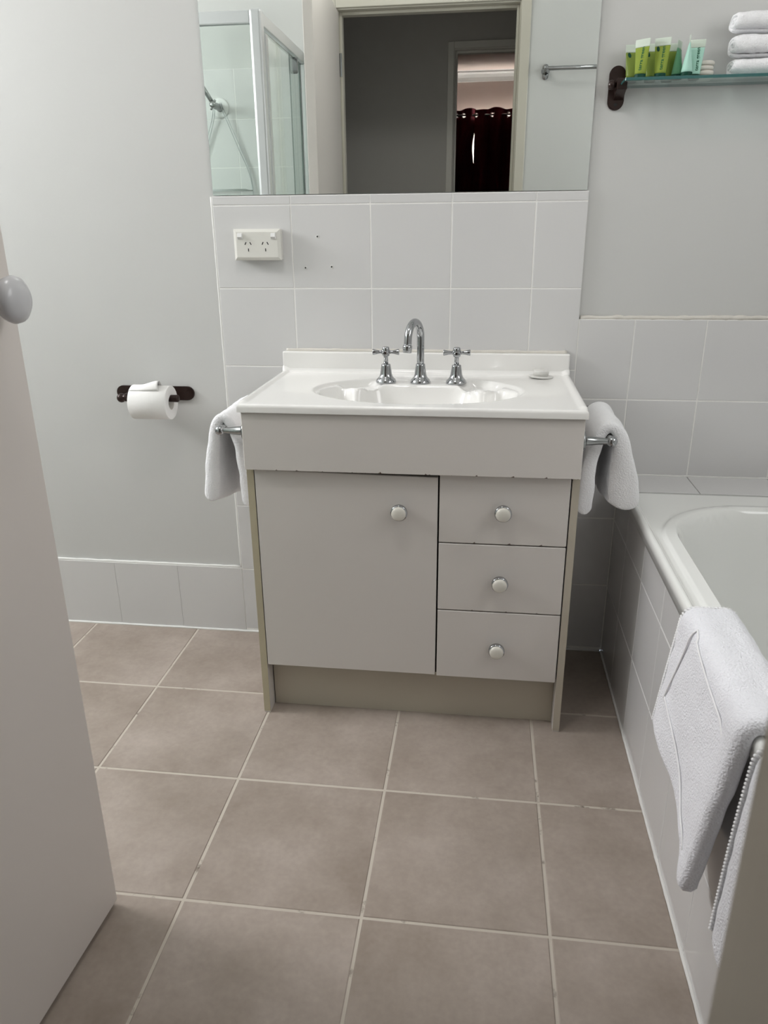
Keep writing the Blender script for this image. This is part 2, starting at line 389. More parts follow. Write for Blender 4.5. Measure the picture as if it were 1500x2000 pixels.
# right wall, ceiling
bm = bmesh.new()
box(bm, XR, XR+.1, YD, .01, 0, VZ0); box(bm, XR, XR+.1, YD, .01, VZ1, ZC); box(bm, XR, XR+.1, YD, VY0, VZ0, VZ1); box(bm, XR, XR+.1, VY1, .01, VZ0, VZ1)
wr = struct('wall_right', bm, 'paint')
obj('grout_bed', B(XR-.0068, XR, YD, .0, .545, .9475), 'grout', wr)
for k in range(9):
    for z0, z1 in ((.5455, .745), (.745, .9475)): tile('wall_tile', wr, 'apron', max(YD, -.0008-T*(k+1)), -.0008-T*k, z0, z1, XR-.0075, .0075, 'tile', tilt=.0008)
bm = bmesh.new()
for a in ((VY0, VY0+.03, VZ0, VZ1), (VY1-.03, VY1, VZ0, VZ1), (VY0, VY1, VZ0, VZ0+.03), (VY0, VY1, VZ1-.03, VZ1)): box(bm, XR+.02, XR+.07, a[0], a[1], a[2], a[3])
w3 = struct('window_3', bm, 'alu')
obj('pane', B(XR+.045, XR+.05, VY0+.03, VY1-.03, VZ0+.03, VZ1-.03), 'frost', w3)
struct('ceiling', B(-2.6, 2.7, YH-.1, .11, ZC, ZC+.1), 'ceil'); struct('ceiling_bedroom', B(-2.6, 2.7, YB-.1, YH-.1, ZC, ZC+.1), 'pinkpaint')  # bedroom ceiling's pink stands in for light reflected off the warm walls
# round ceiling lamp, unseen, added to brighten floor and horizontal surfaces
t = thing('added_ceiling_lamp', (.15, -1.0, ZC), 'round white fill lamp added on the bathroom ceiling, out of view', 'lamp')
bm = bmesh.new(); lathe(bm, (.15, -1.0, ZC), (0, 0, -1), [(0, .17), (.02, .17), (.022, .165)], 40); obj('base_ring', bm, 'plasticw', t, smooth=True)
bm = bmesh.new(); lathe(bm, (.15, -1.0, ZC-.021), (0, 0, -1), [(0, .160), (.025, .150), (.045, .120), (.058, .07), (.062, 0)], 40); obj('diffuser', bm, 'fillglow', t, smooth=True)
# door wall -------------------------------------------------------------
bm = bmesh.new()
box(bm, -2.5, DX0-.02, -1.87, YD, 0, ZC); box(bm, DX1+.02, 2.6, -1.87, YD, 0, ZC); box(bm, DX0-.02, DX1+.02, -1.87, YD, DH+.02, ZC)
wf = struct('wall_front', bm, 'paint')
sxs = [-.462-T*3, -.462-T*2, -.462-T, -.462, -.36]; sxs = [XL]+[-.665-T*8, -.665-T*7, -.665-T*6, -.665-T*5, -.665-T*4, -.665-T*3, -.665-T*2, -.665-T, -.665, -.4625, -.36]
szs = [.02+.0, .2255, .428, .6305, .833, 1.0355, 1.238, 1.4405, 1.643, 1.8455]
gm = B(XL, -.361, YD-.0, YD+.0073, .02, 1.845); obj('grout_bed', gm, 'grout', wf)
for i in range(11):
    for j in range(9): tile('wall_tile', wf, 'front', sxs[i], sxs[i+1], szs[j], szs[j+1], YD+.008, .0075, 'tile', tilt=.0006)
# door lining + architraves
def architrave(bm, x0, x1, h, y, s, wd=.042, th=.014, rev=.005):
    for a, b in ((x0-rev-wd, x0-rev), (x1+rev, x1+rev+wd)):
        box(bm, a, b, min(y, y+s*th), max(y, y+s*th), 0, h+rev+wd, .003, 2)
    box(bm, x0-rev, x1+rev, min(y, y+s*th), max(y, y+s*th), h+rev, h+rev+wd, .003, 2)
def lining(bm, x0, x1, h, y0, y1, stop=None):
    box(bm, x0-.02, x0, y0, y1, 0, h+.02); box(bm, x1, x1+.02, y0, y1, 0, h+.02); box(bm, x0, x1, y0, y1, h, h+.02)
    if stop:
        a, b = stop
        box(bm, x1-.012, x1, a, b, 0, h, .002); box(bm, x0, x0+.012, a, b, 0, h, .002); box(bm, x0+.012, x1-.012, a, b, h-.012, h, .002)
bm = bmesh.new(); architrave(bm, DX0, DX1, DH, YD, 1); architrave(bm, DX0, DX1, DH, -1.87, -1); lining(bm, DX0, DX1, DH, -1.87, YD, (-1.845, -1.802))
struct('trim_1', bm, 'trim')
# hall far wall with the second doorway ----------------------------------
HX0, HX1, HH = .288, 1.06, 2.065
bm = bmesh.new(); box(bm, -2.5, HX0-.02, YH-.1, YH, 0, ZC); box(bm, HX1+.02, 2.6, YH-.1, YH, 0, ZC); box(bm, HX0-.02, HX1+.02, YH-.1, YH, HH+.02, ZC)
struct('wall_hall', bm, 'hallpaint')
bm = bmesh.new(); architrave(bm, HX0, HX1, HH, YH, 1, .034); lining(bm, HX0, HX1, HH, YH-.1, YH, (YH-.07, YH-.03)); struct('trim_2', bm, 'trimh')
struct('wall_hall_left', B(-2.6, -2.5, YB-.1, -1.764, 0, ZC), 'hallpaint'); struct('wall_hall_right', B(2.6, 2.7, YB-.1, -1.764, 0, ZC), 'hallpaint')
# bedroom window wall
BW = (-.25, 1.05, .85, 2.03)
bm = bmesh.new(); box(bm, -2.5, BW[0], YB-.1, YB, 0, ZC); box(bm, BW[1], 2.6, YB-.1, YB, 0, ZC); box(bm, BW[0], BW[1], YB-.1, YB, 0, BW[2]); box(bm, BW[0], BW[1], YB-.1, YB, BW[3], ZC)
struct('wall_bedroom', bm, 'pinkpaint')
bm = bmesh.new()
for a in ((BW[0], BW[0]+.04, BW[2], BW[3]), (BW[1]-.04, BW[1], BW[2], BW[3]), (.38, .42, BW[2], BW[3]), (BW[0], BW[1], BW[2], BW[2]+.04), (BW[0], BW[1], BW[3]-.04, BW[3])): box(bm, a[0], a[1], YB-.06, YB-.02, a[2], a[3])
w2 = struct('window_2', bm, 'alu')
for a, b in ((BW[0]+.04, .38), (.42, BW[1]-.04)): obj('pane', B(a, b, YB-.045, YB-.04, BW[2]+.04, BW[3]-.04), 'daypane', w2)
# cornice of the bedroom: coved profile swept along X
bm = bmesh.new(); prof = [(YB, ZC), (YB, ZC-.075), (YB+.012, ZC-.075), (YB+.014, ZC-.066), (YB+.022, ZC-.045), (YB+.042, ZC-.024), (YB+.062, ZC-.014), (YB+.064, ZC-.004), (YB+.075, ZC)]
A = [bm.verts.new((-2.5, y, z)) for y, z in prof]; Bv = [bm.verts.new((2.6, y, z)) for y, z in prof]
for i in range(len(prof)): bm.faces.new([A[i], A[(i+1) % len(prof)], Bv[(i+1) % len(prof)], Bv[i]])
struct('trim_3', bm, 'ceil')
# bathroom door leaf --------------------------------------------------------
DL = .742; ang = math.atan2(-.139+.180, .739)      # leaf direction from the hinge, turned a little from +Y
bm = bmesh.new(); box(bm, -.036, 0, 0, DL, .012, 2.045, .002, 2)
bm.transform(Matrix.Translation((-.180, -1.757, 0)) @ Matrix.Rotation(-ang, 4, 'Z'))
d1 = struct('door_1', bm, 'door', loc=(-.180, -1.757, 0))
d1['label'] = 'white painted bathroom door standing open at the left'
Md = Matrix.Translation((-.180, -1.757, 0)) @ Matrix.Rotation(-ang, 4, 'Z')
for s in (1, -1):
    kb = bmesh.new(); ax = (s, 0, 0); o0 = (0 if s == 1 else -.036, DL-.052, 1.083)
    lathe(kb, o0, ax, [(0, .026), (.003, .026), (.005, .023), (.006, .0115), (.024, .0105)], 32, 1)
    lathe(kb, o0, ax, [(.022, .012), (.024, .020), (.030, .0275), (.037, .0300), (.043, .0285), (.048, .0225), (.0505, .012), (.051, 0)], 36, 0)
    kb.transform(Md); obj('door_knob', kb, ['knobw', 'chrome'], d1, smooth=True)
for z in (.25, 1.02, 1.8):
    kb = bmesh.new(); lathe(kb, (.005, -.004, z), (0, 0, 1), [(0, .006), (.09, .006)], 14); kb.transform(Md); obj('hinge', kb, 'steel', d1)

# ================================================================== BATH
ta = struct('wall_bath_apron', B(.8680, .90, -1.764, .0, .0, .505), 'grout')
TY = [-.002]+[-.184-.2045*k for k in range(8)]+[-1.764]
TZ = [.002, .2085, .411, .512]
for i in range(len(TY)-1):
    for j in range(3): tile('apron_tile', ta, 'apron', TY[i+1], TY[i], TZ[j], TZ[j+1], .867, .009, 'tile', gap=.0018, proud=random.uniform(0, .0004), tilt=.0008)
bead('caulk_line', [(.8665, -.003, .001), (.8665, -1.76, .001)], .0042, 'caulkw', ta, 160)
bm = bmesh.new(); pts = [bm.verts.new((.8664, -.722+.006*math.cos(a)*(1+.3*math.sin(3*a)), .300+.010*math.sin(a)*(1+.3*math.cos(2*a)))) for a in [2*math.pi*i/14 for i in range(14)]]; bm.faces.new(pts)
r_ = bmesh.ops.extrude_face_region(bm, geom=bm.faces[:]); bmesh.ops.translate(bm, verts=[v for v in r_['geom'] if isinstance(v, bmesh.types.BMVert)], vec=(-.0006, 0, 0)); obj('rust_mark', bm, 'stain', ta)
# tiled ledge behind the bath
lg = struct('wall_bath_ledge', B(.869, XR, -.139, .0, .0, .5345), 'grout')
for x0, x1 in zip([.868, 1.0405, 1.243, 1.4455], [1.0405, 1.243, 1.4455, 1.60]): tile('ledge_tile', lg, 'floor', x0, x1, -.1405, -.0002, .5420, .008, 'tile', gap=.0016)
bead('caulk_line', [(.868, -.001, .5425), (1.60, -.001, .5425)], .0028, 'caulkw', lg, 80)
# bath tub: heightfield rim + basin, skirt outside
tb = thing('bathtub', (1.22, -.92, 0), 'white enamel bathtub with rounded rim behind the tiled apron', 'bathtub')
bx0, bx1, by0, by1 = .858, 1.596, -1.70, -.1415
ix0, ix1, iy0, iy1, ir = .918, 1.535, -1.60, -.255, .20
def sd_round(x, y, x0, x1, y0, y1, r):
    cx, cy = (x0+x1)/2, (y0+y1)/2; qx = abs(x-cx)-(x1-x0)/2+r; qy = abs(y-cy)-(y1-y0)/2+r
    return math.hypot(max(qx, 0), max(qy, 0))+min(max(qx, qy), 0)-r
def tubz(x, y):
    d = -sd_round(x, y, ix0, ix1, iy0, iy1, ir)          # >0 inside basin
    z = .5405
    eo = x-bx0                                            # distance from the outer (room) edge
    z += .0050*(ss(.017, .010, eo))                       # rolled outer bead
    z += .0055*ss(-.032, -.022, d)              # raised band round the basin
    if eo < .009: z -= .009-math.sqrt(max(0, .009**2-(.009-eo)**2))
    if d > 0:
        s = min(d/.17, 1.); z -= .006*ss(0, .02, d)+.40*(1-(1-s)**2.1)*ss(-.01, .03, d)
    return z
bm = bmesh.new(); xs = sorted(set([bx0+(bx1-bx0)*i/86 for i in range(87)]+[bx0+.0012*i for i in range(60)])); ys = [by0+(by1-by0)*j/170 for j in range(171)]
G = [[bm.verts.new((x, y, tubz(x, y))) for y in ys] for x in xs]
for i in range(len(xs)-1):
    for j in range(len(ys)-1): bm.faces.new([G[i][j], G[i+1][j], G[i+1][j+1], G[i][j+1]])
lo = [bm.verts.new((bx0, y, .513)) for y in ys]; lo2 = [bm.verts.new((bx0+.012, y, .513)) for y in ys]
for j in range(len(ys)-1):
    bm.faces.new([G[0][j], G[0][j+1], lo[j+1], lo[j]]); bm.faces.new([lo[j], lo[j+1], lo2[j+1], lo2[j]])
for j in (0, len(ys)-1):
    e = [bm.verts.new((x, ys[j], .513)) for x in xs]
    for i in range(len(xs)-1): bm.faces.new([G[i][j], G[i+1][j], e[i+1], e[i]])
obj('tub_shell', bm, 'enamel', tb, smooth=True)
for x in (1.05, 1.40):
    for y in (-.5, -1.35): obj('foot', B(x-.02, x+.02, y-.02, y+.02, 0, .125), 'steel', tb)
bm = bmesh.new(); lathe(bm, (1.23, -.60, tubz(1.23, -.60)-.012), (0, 0, 1), [(0, .03), (.012, .03), (.016, .026), (.016, 0)], 24); obj('drain', bm, 'chrome', tb, smooth=True)

# ================================================================== MIRROR
bm = B(-.1995, .7255, .0045, .0098, 1.2475, 2.02); mr = obj('wall_mirror', bm, ['mirror', 'sglassedge'], loc=(.26, .007, 1.2475))
tag(mr, 'large frameless wall mirror above the tiled splashback', 'mirror')
for p in mr.data.polygons:
    if abs(p.normal.y) < .5: p.material_index = 1

# ================================================================== VANITY CABINET
va = thing('vanity_cabinet', (.34, -.2, 0), 'white laminate vanity cabinet with one door and three drawers', 'cabinet')
YF = -.404
for a, b in ((-.0326, -.0166), (.6955, .7115)):
    bm = B(a, b, YF+.001, -.006, 0, .79); o = obj('side_panel', bm, 'lam', va)
    bm = B(a, b, YF, YF+.0011, .004, .66); obj('edging_strip', bm, 'edge' if a < 0 else 'kick', o)
obj('back_panel', B(-.0166, .6955, -.022, -.012, .1, .78), 'lam', va)
obj('bottom_panel', B(-.0166, .6955, -.36, -.02, .125, .139), 'lam', va)
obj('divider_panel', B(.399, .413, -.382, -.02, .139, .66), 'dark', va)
bm = B(-.0166, .6955, -.386, -.380, .139, .665); obj('inner_shadow_board', bm, 'dark', va)  # near-black sheet paints the shade seen through door and drawer gaps
obj('kickboard', B(-.0140, .6950, -.360, -.346, .0, .150), 'kick', va)
M['lam_apron'] = chipped_mat('chipped_laminate_apron', .6575, .56); M['lam_d1'] = chipped_mat('chipped_laminate_drawer', .4935, .56); M['lam_d2'] = chipped_mat('chipped_laminate_drawer_middle', .3225, .58)
obj('apron_panel', B(-.0315, .7100, -.4195, -.4040, .6575, .792, .0012, 1), 'lam_apron', va)
def knob(parent, x, z, y=YF-.0005):
    bm = bmesh.new()
    lathe(bm, (x, y, z), (0, -1, 0), [(0, .0105), (.007, .0095), (.009, .0160), (.0115, .0190), (.0185, .0193), (.0213, .0180)], 32, 1)
    lathe(bm, (x, y, z), (0, -1, 0), [(.0211, .0164), (.0260, .0160), (.0282, .0130), (.0292, .008), (.0294, 0)], 32, 0)
    return obj('knob', bm, ['ivory', 'chrome'], parent, smooth=True, label='chrome knob with ivory face')
bm = B(-.0146, .4040, YF, YF+.016, .1420, .6540, .0012, 1)
for v in bm.verts:
    if v.co.z > .6: v.co.z -= .0065*(v.co.x+.0146)/.4186        # door has dropped a little on its hinges
dr = obj('door', bm, 'lam', va); knob(dr, .3185, .5670)
for z0, z1, kz, mm in ((.4935, .6555, .5735, 'lam_d1'), (.3225, .4905, .4010, 'lam_d2'), (.1400, .3195, .2270, 'lam')):
    o = obj('drawer', B(.4080, .6925, YF, YF+.016, z0, z1, .0012, 1), mm, va); knob(o, .5495, kz)

# ================================================================== VANITY TOP with moulded basin
vt = thing('vanity_basin', (.34, -.2, .79), 'glossy white moulded vanity basin with oval shell bowl and upstand', 'basin')
tx0, tx1, ty0, ty1 = -.0380, .7150, -.4260, -.0180
bcx, bcy, ba, bb = .342, -.232, .250, .160
def topz(x, y):
    z = .8085
    e = min(x-tx0, tx1-x, y-ty0)
    z += .0045*ss(.022, .009, min(x-tx0, tx1-x))*ss(ty0, ty0+.03, y)
    if e < .007: z -= .007-math.sqrt(max(0, .007**2-(.007-e)**2))
    c = ty1-y
    if c < .014: z += .014-math.sqrt(max(0, .014**2-(.014-c)**2))
    dx = x-bcx; q = math.hypot(dx/ba, (y-bcy)/bb); d1 = (1-q)*bb*1.05
    ax = abs(dx)
    z -= .0065*ss(0, .007, d1)
    d1 -= .012
    yl = -.142-.058*math.exp(-((ax-.150)/.036)**2)-.02*ss(.18, .24, ax)
    d2 = yl-y
    k = 50.; d = -math.log(math.exp(-k*d1)+math.exp(-k*d2))/k if min(d1, d2) > -.2 else -1
    if d > -.02:
        s = max(0, min(1, (d+.002)/.115)); z -= .125*(1-(1-s)**2.7)
    u, v = (ax-.150)/.060, (y+.142)/.052; r = math.hypot(u, v)   # soap rests either side of the taps
    if r < 1 and d1 > -.010: z -= .0125*ss(1, .6, r)*ss(-.010, .0, d1)*ss(.018, -.004, d)
    return z
bm = bmesh.new()
xs = sorted(set([round(tx0+(tx1-tx0)*i/250, 5) for i in range(251)]+[round(tx0+.001*i, 5) for i in range(9)]+[round(tx1-.001*i, 5) for i in range(9)]))
ys = sorted(set([round(ty0+(ty1-ty0)*j/140, 5) for j in range(141)]+[round(ty0+.001*i, 5) for i in range(9)]+[round(ty1-.0015*i, 5) for i in range(11)]))
G = [[bm.verts.new((x, y, topz(x, y))) for y in ys] for x in xs]; nx, ny = len(xs), len(ys)
for i in range(nx-1):
    for j in range(ny-1): bm.faces.new([G[i][j], G[i+1][j], G[i+1][j+1], G[i][j+1]])
rim = [G[i][0] for i in range(nx)]+[G[nx-1][j] for j in range(1, ny)]+[G[i][ny-1] for i in range(nx-2, -1, -1)]+[G[0][j] for j in range(ny-2, 0, -1)]
lowr = [bm.verts.new((v.co.x, v.co.y, .7905)) for v in rim]
for i in range(len(rim)):
    j = (i+1) % len(rim); bm.faces.new([rim[i], rim[j], lowr[j], lowr[i]])
obj('basin_slab', bm, 'basin', vt, smooth=True)
obj('upstand', B(tx0+.002, tx1-.002, -.0190, -.0008, .792, .8620, .0035, 3), 'basin', vt, smooth=False)
bm = bmesh.new(); pts = [Vector((tx0+.01+i*(tx1-tx0-.02)/119, -.0015, .8635)) for i in range(120)]
sweep(bm, [p+Vector((0, 0, .0008*noise.noise(p*40))) for p in pts], [.0052*(1+.35*noise.noise(p*38)) for p in pts], 8); obj('sealant', bm, 'caulk', vt, smooth=True, label='aged cream sealant strip')
bm = bmesh.new(); lathe(bm, (bcx, -.262, topz(bcx, -.262)-.004), (0, 0, 1), [(0, .024), (.005, .024), (.0065, .020), (.003, .012), (.003, 0)], 24); obj('waste', bm, 'chrome', vt, smooth=True)

# ================================================================== TAPS
def bell(bm, x, y, z, h=.046, r0=.0255, r1=.0112):
    lathe(bm, (x, y, z), (0, 0, 1), [(0, r0), (.004, r0), (.006, r0-.0012), (.009, r0-.0022), (.012, r0-.006), (.016, r0-.0088), (.022, r0-.0108), (h-.004, r1+.0006), (h-.001, r1), (h, r1-.0015)], 32)
TAPY = -.112; ZT = .8021
def cross_tap(x, label):
    t = thing('basin_tap', (x, TAPY, ZT), label, 'tap', 'cross-handle basin taps')
    bm = bmesh.new(); bell(bm, x, TAPY, ZT); obj('bell_base', bm, 'chrome', t, smooth=True)
    bm = bmesh.new(); lathe(bm, (x, TAPY, ZT+.044), (0, 0, 1), [(0, .0060), (.020, .0055), (.022, .0055)], 18); obj('stem', bm, 'chrome', t, smooth=True)
    bm = bmesh.new(); zc = ZT+.0765
    lathe(bm, (x, TAPY, zc-.0125), (0, 0, 1), [(0, .0062), (.003, .0092), (.008, .0100), (.016, .0100), (.020, .0090), (.0215, .0086), (.0235, .0082), (.0245, .0060), (.0250, 0)], 24)
    for k in range(4):
        a = R(4)+k*math.pi/2; d = (math.cos(a), math.sin(a), 0)
        lathe(bm, (x, TAPY, zc-.001), d, [(.006, .0052), (.013, .0042), (.020, .0048), (.0315, .0074), (.0328, .0072), (.0333, .0060), (.0335, 0)], 18)
    obj('cross_handle', bm, 'chrome', t, smooth=True)
cross_tap(.2530, 'chrome cross-handle basin tap left of the spout'); cross_tap(.4290, 'chrome cross-handle basin tap right of the spout')
sx = .3395; t = thing('basin_spout', (sx, TAPY, ZT), 'tall curved chrome gooseneck spout between the two taps', 'spout')
bm = bmesh.new(); bell(bm, sx, TAPY, ZT, .048); obj('bell_base', bm, 'chrome', t, smooth=True)
dv = Vector((-.30, -.954, 0)).normalized(); rs = .040; z0 = ZT+.112
pts = [Vector((sx, TAPY, ZT+.044+i*(z0-ZT-.044)/8)) for i in range(8)]
for i in range(25):
    a = math.pi*i/24*.965; pts.append(Vector((sx, TAPY, z0))+dv*(rs-rs*math.cos(a))+Vector((0, 0, rs*math.sin(a))))
tl = (pts[-1]-pts[-2]).normalized(); pts += [pts[-1]+tl*.008, pts[-1]+tl*.016]
bm = bmesh.new(); sweep(bm, pts, .0092, 22); obj('gooseneck', bm, 'chrome', t, smooth=True)
bm = bmesh.new(); e = pts[-1]; lathe(bm, e-tl*.003, tl, [(0, .0095), (.001, .0112), (.008, .0114), (.009, .0108), (.010, .0108), (.018, .0104), (.0185, .0085), (.016, .0075), (.016, 0)], 24); obj('aerator', bm, 'chrome', t, smooth=True)
# basin plug
t = thing('basin_plug', (.640, -.050, .8088), 'white round rubber basin plug lying on the vanity top', 'plug')
bm = bmesh.new(); lathe(bm, (.640, -.051, .8088), (.05, .02, 1), [(0, .0270), (.0012, .0305), (.0026, .0310), (.0040, .0300), (.0044, .0185)], 36); obj('flange', bm, 'plug', t, smooth=True)
bm = bmesh.new(); lathe(bm, (.6402, -.0508, .8120), (.05, .02, 1), [(0, .0182), (.012, .0190), (.0145, .0186), (.0150, .017), (.0148, 0)], 36); obj('stopper', bm, 'plug', t, smooth=True)

# ================================================================== TOWEL RAILS ON THE VANITY SIDES + HAND TOWELS
def side_rail(sgn, xs_, xr, y0, y1, z, label):
    t = thing('towel_rail', (xs_, (y0+y1)/2, z), label, 'towel rail', 'towel rails on the vanity sides')
    bm = bmesh.new(); lathe(bm, (xr, y0, z), (0, 1, 0), [(0, .0068), (y1-y0, .0068)], 20); obj('rail', bm, 'steel', t, smooth=True)
    for y in (y0, y1):
        bm = bmesh.new(); L = abs(xr-xs_)
        lathe(bm, (xs_, y, z), (sgn, 0, 0), [(0, .0225), (.004, .0225), (.0065, .0205), (.0085, .0130), (.012, .0105), (L*.6, .0078), (L-.006, .0064), (L, .0060)], 26)
        obj('post', bm, 'steel', t, smooth=True)
        bm = bmesh.new(); bmesh.ops.create_uvsphere(bm, u_segments=24, v_segments=14, radius=.0118, matrix=Matrix.Translation((xr, y, z))); obj('ball_end', bm, 'chrome', t, smooth=True)
side_rail(-1, -.0328, -.0945, -.384, -.045, .7385, 'chrome towel rail on the left side of the vanity')
side_rail(1, .7117, .7760, -.368, -.045, .7300, 'chrome towel rail on the right side of the vanity')
def hand_towel(path, y0, y1, th, label, seed, lean=0., skew=0.):
    cp = smooth_path([(x, 0, z) for x, z in path], 60); n = 44; Pp = []
    for i in range(n):
        f = i/(n-1); y = y0+(y1-y0)*f; row = []
        for j, c in enumerate(cp):
            g = abs(j/(len(cp)-1)-.5)*2
            dy = (f-.5)*-.016*math.exp(-((g)/.3)**2)                     # gathered a little at the rail
            yy = y+dy+lean*g*(1-f)
            wob = .0030*g*math.sin(f*9+seed+j*.05)
            row.append((c.x+wob, yy, c.z+.004*g*noise.noise(Vector((f*3, seed, j*.2)))-skew*f*g**3*(1 if j > 30 else .4)))
        Pp.append(row)
    bm = bmesh.new(); sheet(bm, Pp, th, nz=.0030, ns=34)
    bm2 = bm; o = obj('hand_towel', bm2, 'towel', loc=(cp[30].x, (y0+y1)/2, cp[0].z), smooth=True)
    sub = o.modifiers.new('sub', 'SUBSURF'); sub.levels = 1; sub.render_levels = 1
    return tag(o, label, 'towel', 'hand towels on the vanity rails')
def thl(a, b, c=None): return lambda i, j: (a+(b-a)*ss(.52, .92, j/59) if j > 29 else a+((c or a)-a)*ss(.45, .08, j/59))*(.8 if j > 57 or j < 2 else 1)
hand_towel([(-.0540, .548), (-.0545, .62), (-.0610, .690), (-.0740, .735), (-.0945, .7600), (-.1140, .742), (-.1205, .70), (-.1285, .63), (-.1335, .580), (-.1320, .561)], -.368, -.12, thl(.024, .037), 'white hand towel hanging on the rail left of the vanity', 1.3, 0., .055)
hand_towel([(.7360, .553), (.7365, .62), (.7415, .685), (.7550, .735), (.7760, .7535), (.7970, .738), (.8050, .69), (.8130, .63), (.8140, .585), (.8110, .568)], -.352, -.11, thl(.026, .068, .034), 'white hand towel hanging on the rail beside the bathtub', 4.1, 0., .03)

# ================================================================== POWER OUTLET
t = thing('power_outlet', (-.083, 0, 1.13), 'ivory double power outlet with two switches on the splashback', 'power outlet')
ox0, ox1, oz0, oz1 = -.1430, -.0235, 1.0935, 1.1665
obj('mounting_block', B(ox0, ox1, -.021, -.0006, oz0, oz1, .002, 2), 'plastic', t)
bm = bmesh.new(); a = [(ox0-.001, -.0215, oz0-.001), (ox1+.001, -.0215, oz0-.001), (ox1+.001, -.0215, oz1+.001), (ox0-.001, -.0215, oz1+.001)]
def ringv(y, i): return [bm.verts.new((ox0+i, y, oz0+i)), bm.verts.new((ox1-i, y, oz0+i)), bm.verts.new((ox1-i, y, oz1-i)), bm.verts.new((ox0+i, y, oz1-i))]
rg = [ringv(-.0210, -.001), ringv(-.0255, -.001), ringv(-.0300, .006), ringv(-.0302, .007)]
for p_, q_ in zip(rg, rg[1:]):
    for i in range(4): bm.faces.new([p_[i], p_[(i+1) % 4], q_[(i+1) % 4], q_[i]])
bm.faces.new(rg[-1]); bm.faces.new(rg[0]); pl = obj('face_plate', bm, 'plastic', t)
def slot(x, z, ang_, parent):
    bm = bmesh.new(); box(bm, -.0011, .0011, -.0305, -.0301, -.0036, .0036)
    bm.transform(Matrix.Translation((x, 0, z)) @ Matrix.Rotation(R(ang_), 4, 'Y')); obj('pin_slot', bm, 'slot', parent)
for xc in (-.1065, -.0655+.0035):
    slot(xc-.0065, 1.1330, 28, pl); slot(xc+.0065, 1.1330, -28, pl); slot(xc+.0003, 1.1175, 0, pl)
for xc in (-.1262, -.0400):
    bm = bmesh.new(); box(bm, xc-.0065, xc+.0065, -.0318, -.0300, 1.1430, 1.1575, .0008, 1); o = obj('switch_surround', bm, 'plasticw', pl)
    vs = [(-.0055, -.0322, 1.1440), (.0055, -.0322, 1.1440), (.0055, -.0375, 1.1485), (-.0055, -.0375, 1.1485), (-.0055, -.0345, 1.1570), (.0055, -.0345, 1.1570), (-.0055, -.031, 1.1440), (.0055, -.031, 1.1440), (.0055, -.031, 1.1570), (-.0055, -.031, 1.1570)]
    bm = bmesh.new(); v = [bm.verts.new((xc+x, y, z)) for x, y, z in vs]
    for f in ((0, 1, 2, 3), (3, 2, 5, 4), (6, 7, 1, 0), (4, 5, 8, 9), (6, 0, 3, 4, 9), (1, 7, 8, 5, 2), (7, 6, 9, 8)): bm.faces.new([v[i] for i in f])
    obj('switch', bm, 'plasticw', t)

# ================================================================== TOILET ROLL HOLDER + ROLL
t = thing('toilet_roll_holder', (-.415, .01, .74), 'dark bronze toilet roll holder on the painted wall', 'roll holder')
bm = bmesh.new(); pill(bm, -.4135, .7400, .226, .0385, .0030, .0102, False); obj('backplate', bm, 'bronze', t)
ry, rz = -.066, .7425; hx = -.468
bm = bmesh.new(); lathe(bm, (hx-.012, .004, rz-.004), (0, -1, 0), [(0, .014), (.006, .013), (.014, .0080), (.055, .0072), (.070, .0085)], 20); obj('arm_post', bm, 'bronze', t, smooth=True)
bm = bmesh.new(); bmesh.ops.create_uvsphere(bm, u_segments=20, v_segments=12, radius=.0125, matrix=Matrix.Translation((hx-.012, ry, rz-.003))); obj('arm_knuckle', bm, 'bronze', t, smooth=True)
bm = bmesh.new(); lathe(bm, (hx-.012, ry, rz-.002), (1, 0, 0), [(0, .0072), (.012, .0105), (.018, .0105), (.019, .0075), (.150, .0075)], 20); obj('arm_rod', bm, 'bronze', t, smooth=True)
bm = bmesh.new(); lathe(bm, (hx+.122, ry, rz-.002), (1, 0, 0), [(0, .0075), (.003, .0098), (.026, .0100), (.029, .0080), (.029, 0)], 22); obj('rod_end', bm, 'bronze', t, smooth=True)
for x in (-.505, -.318):
    bm = bmesh.new(); lathe(bm, (x, .0036, .748), (0, -1, 0), [(0, .004), (.0012, .0036), (.0012, 0)], 14); obj('screw', bm, 'bronze', t)
rl = thing('toilet_roll', (-.402, ry, .733), 'white toilet paper roll with a loose folded sheet on top', 'toilet roll')
RX0, RX1, RO, RI = -.4440, -.3390, .0455, .0195; rc = rz-.002-RI+.0080
bm = bmesh.new(); lathe(bm, (RX0, ry, rc), (1, 0, 0), [(0, RI), (0, RO-.001), (.001, RO), (RX1-RX0-.001, RO), (RX1-RX0, RO-.001), (RX1-RX0, RI), (0, RI)], 48, cap=False)
obj('paper', bm, 'paper', rl, smooth=False)
for p in bpy.data.objects['paper'].data.polygons: p.use_smooth = abs(p.normal.x) < .5
bm = bmesh.new(); lathe(bm, (RX0+.0005, ry, rc), (1, 0, 0), [(0, RI), (RX1-RX0-.001, RI), (RX1-RX0-.001, RI-.0008), (0, RI-.0008), (0, RI)], 36, cap=False); obj('core', bm, 'caulk', rl, smooth=True)
Pp = []                                           # loose triangular-folded sheet over the crown of the roll
for i in range(14):
    f = i/13; row = []
    for j in range(12):
        g = j/11; a = R(128)-g*R(62)
        lift = .0012+.017*ss(.2, 1, f)*math.sin(math.pi*min(1, g*1.0)**.8)*(1-.35*g)
        x = RX0+.001+f*(RX1-RX0-.022-.010*g); row.append((x, ry-math.cos(math.pi-a)*-1*(RO+lift)*-1, rc+math.sin(a)*(RO+lift)))
    Pp.append(row)
bm = bmesh.new(); sheet(bm, Pp, .0008, round_edge=False); obj('loose_sheet', bm, 'paper', rl, smooth=True)

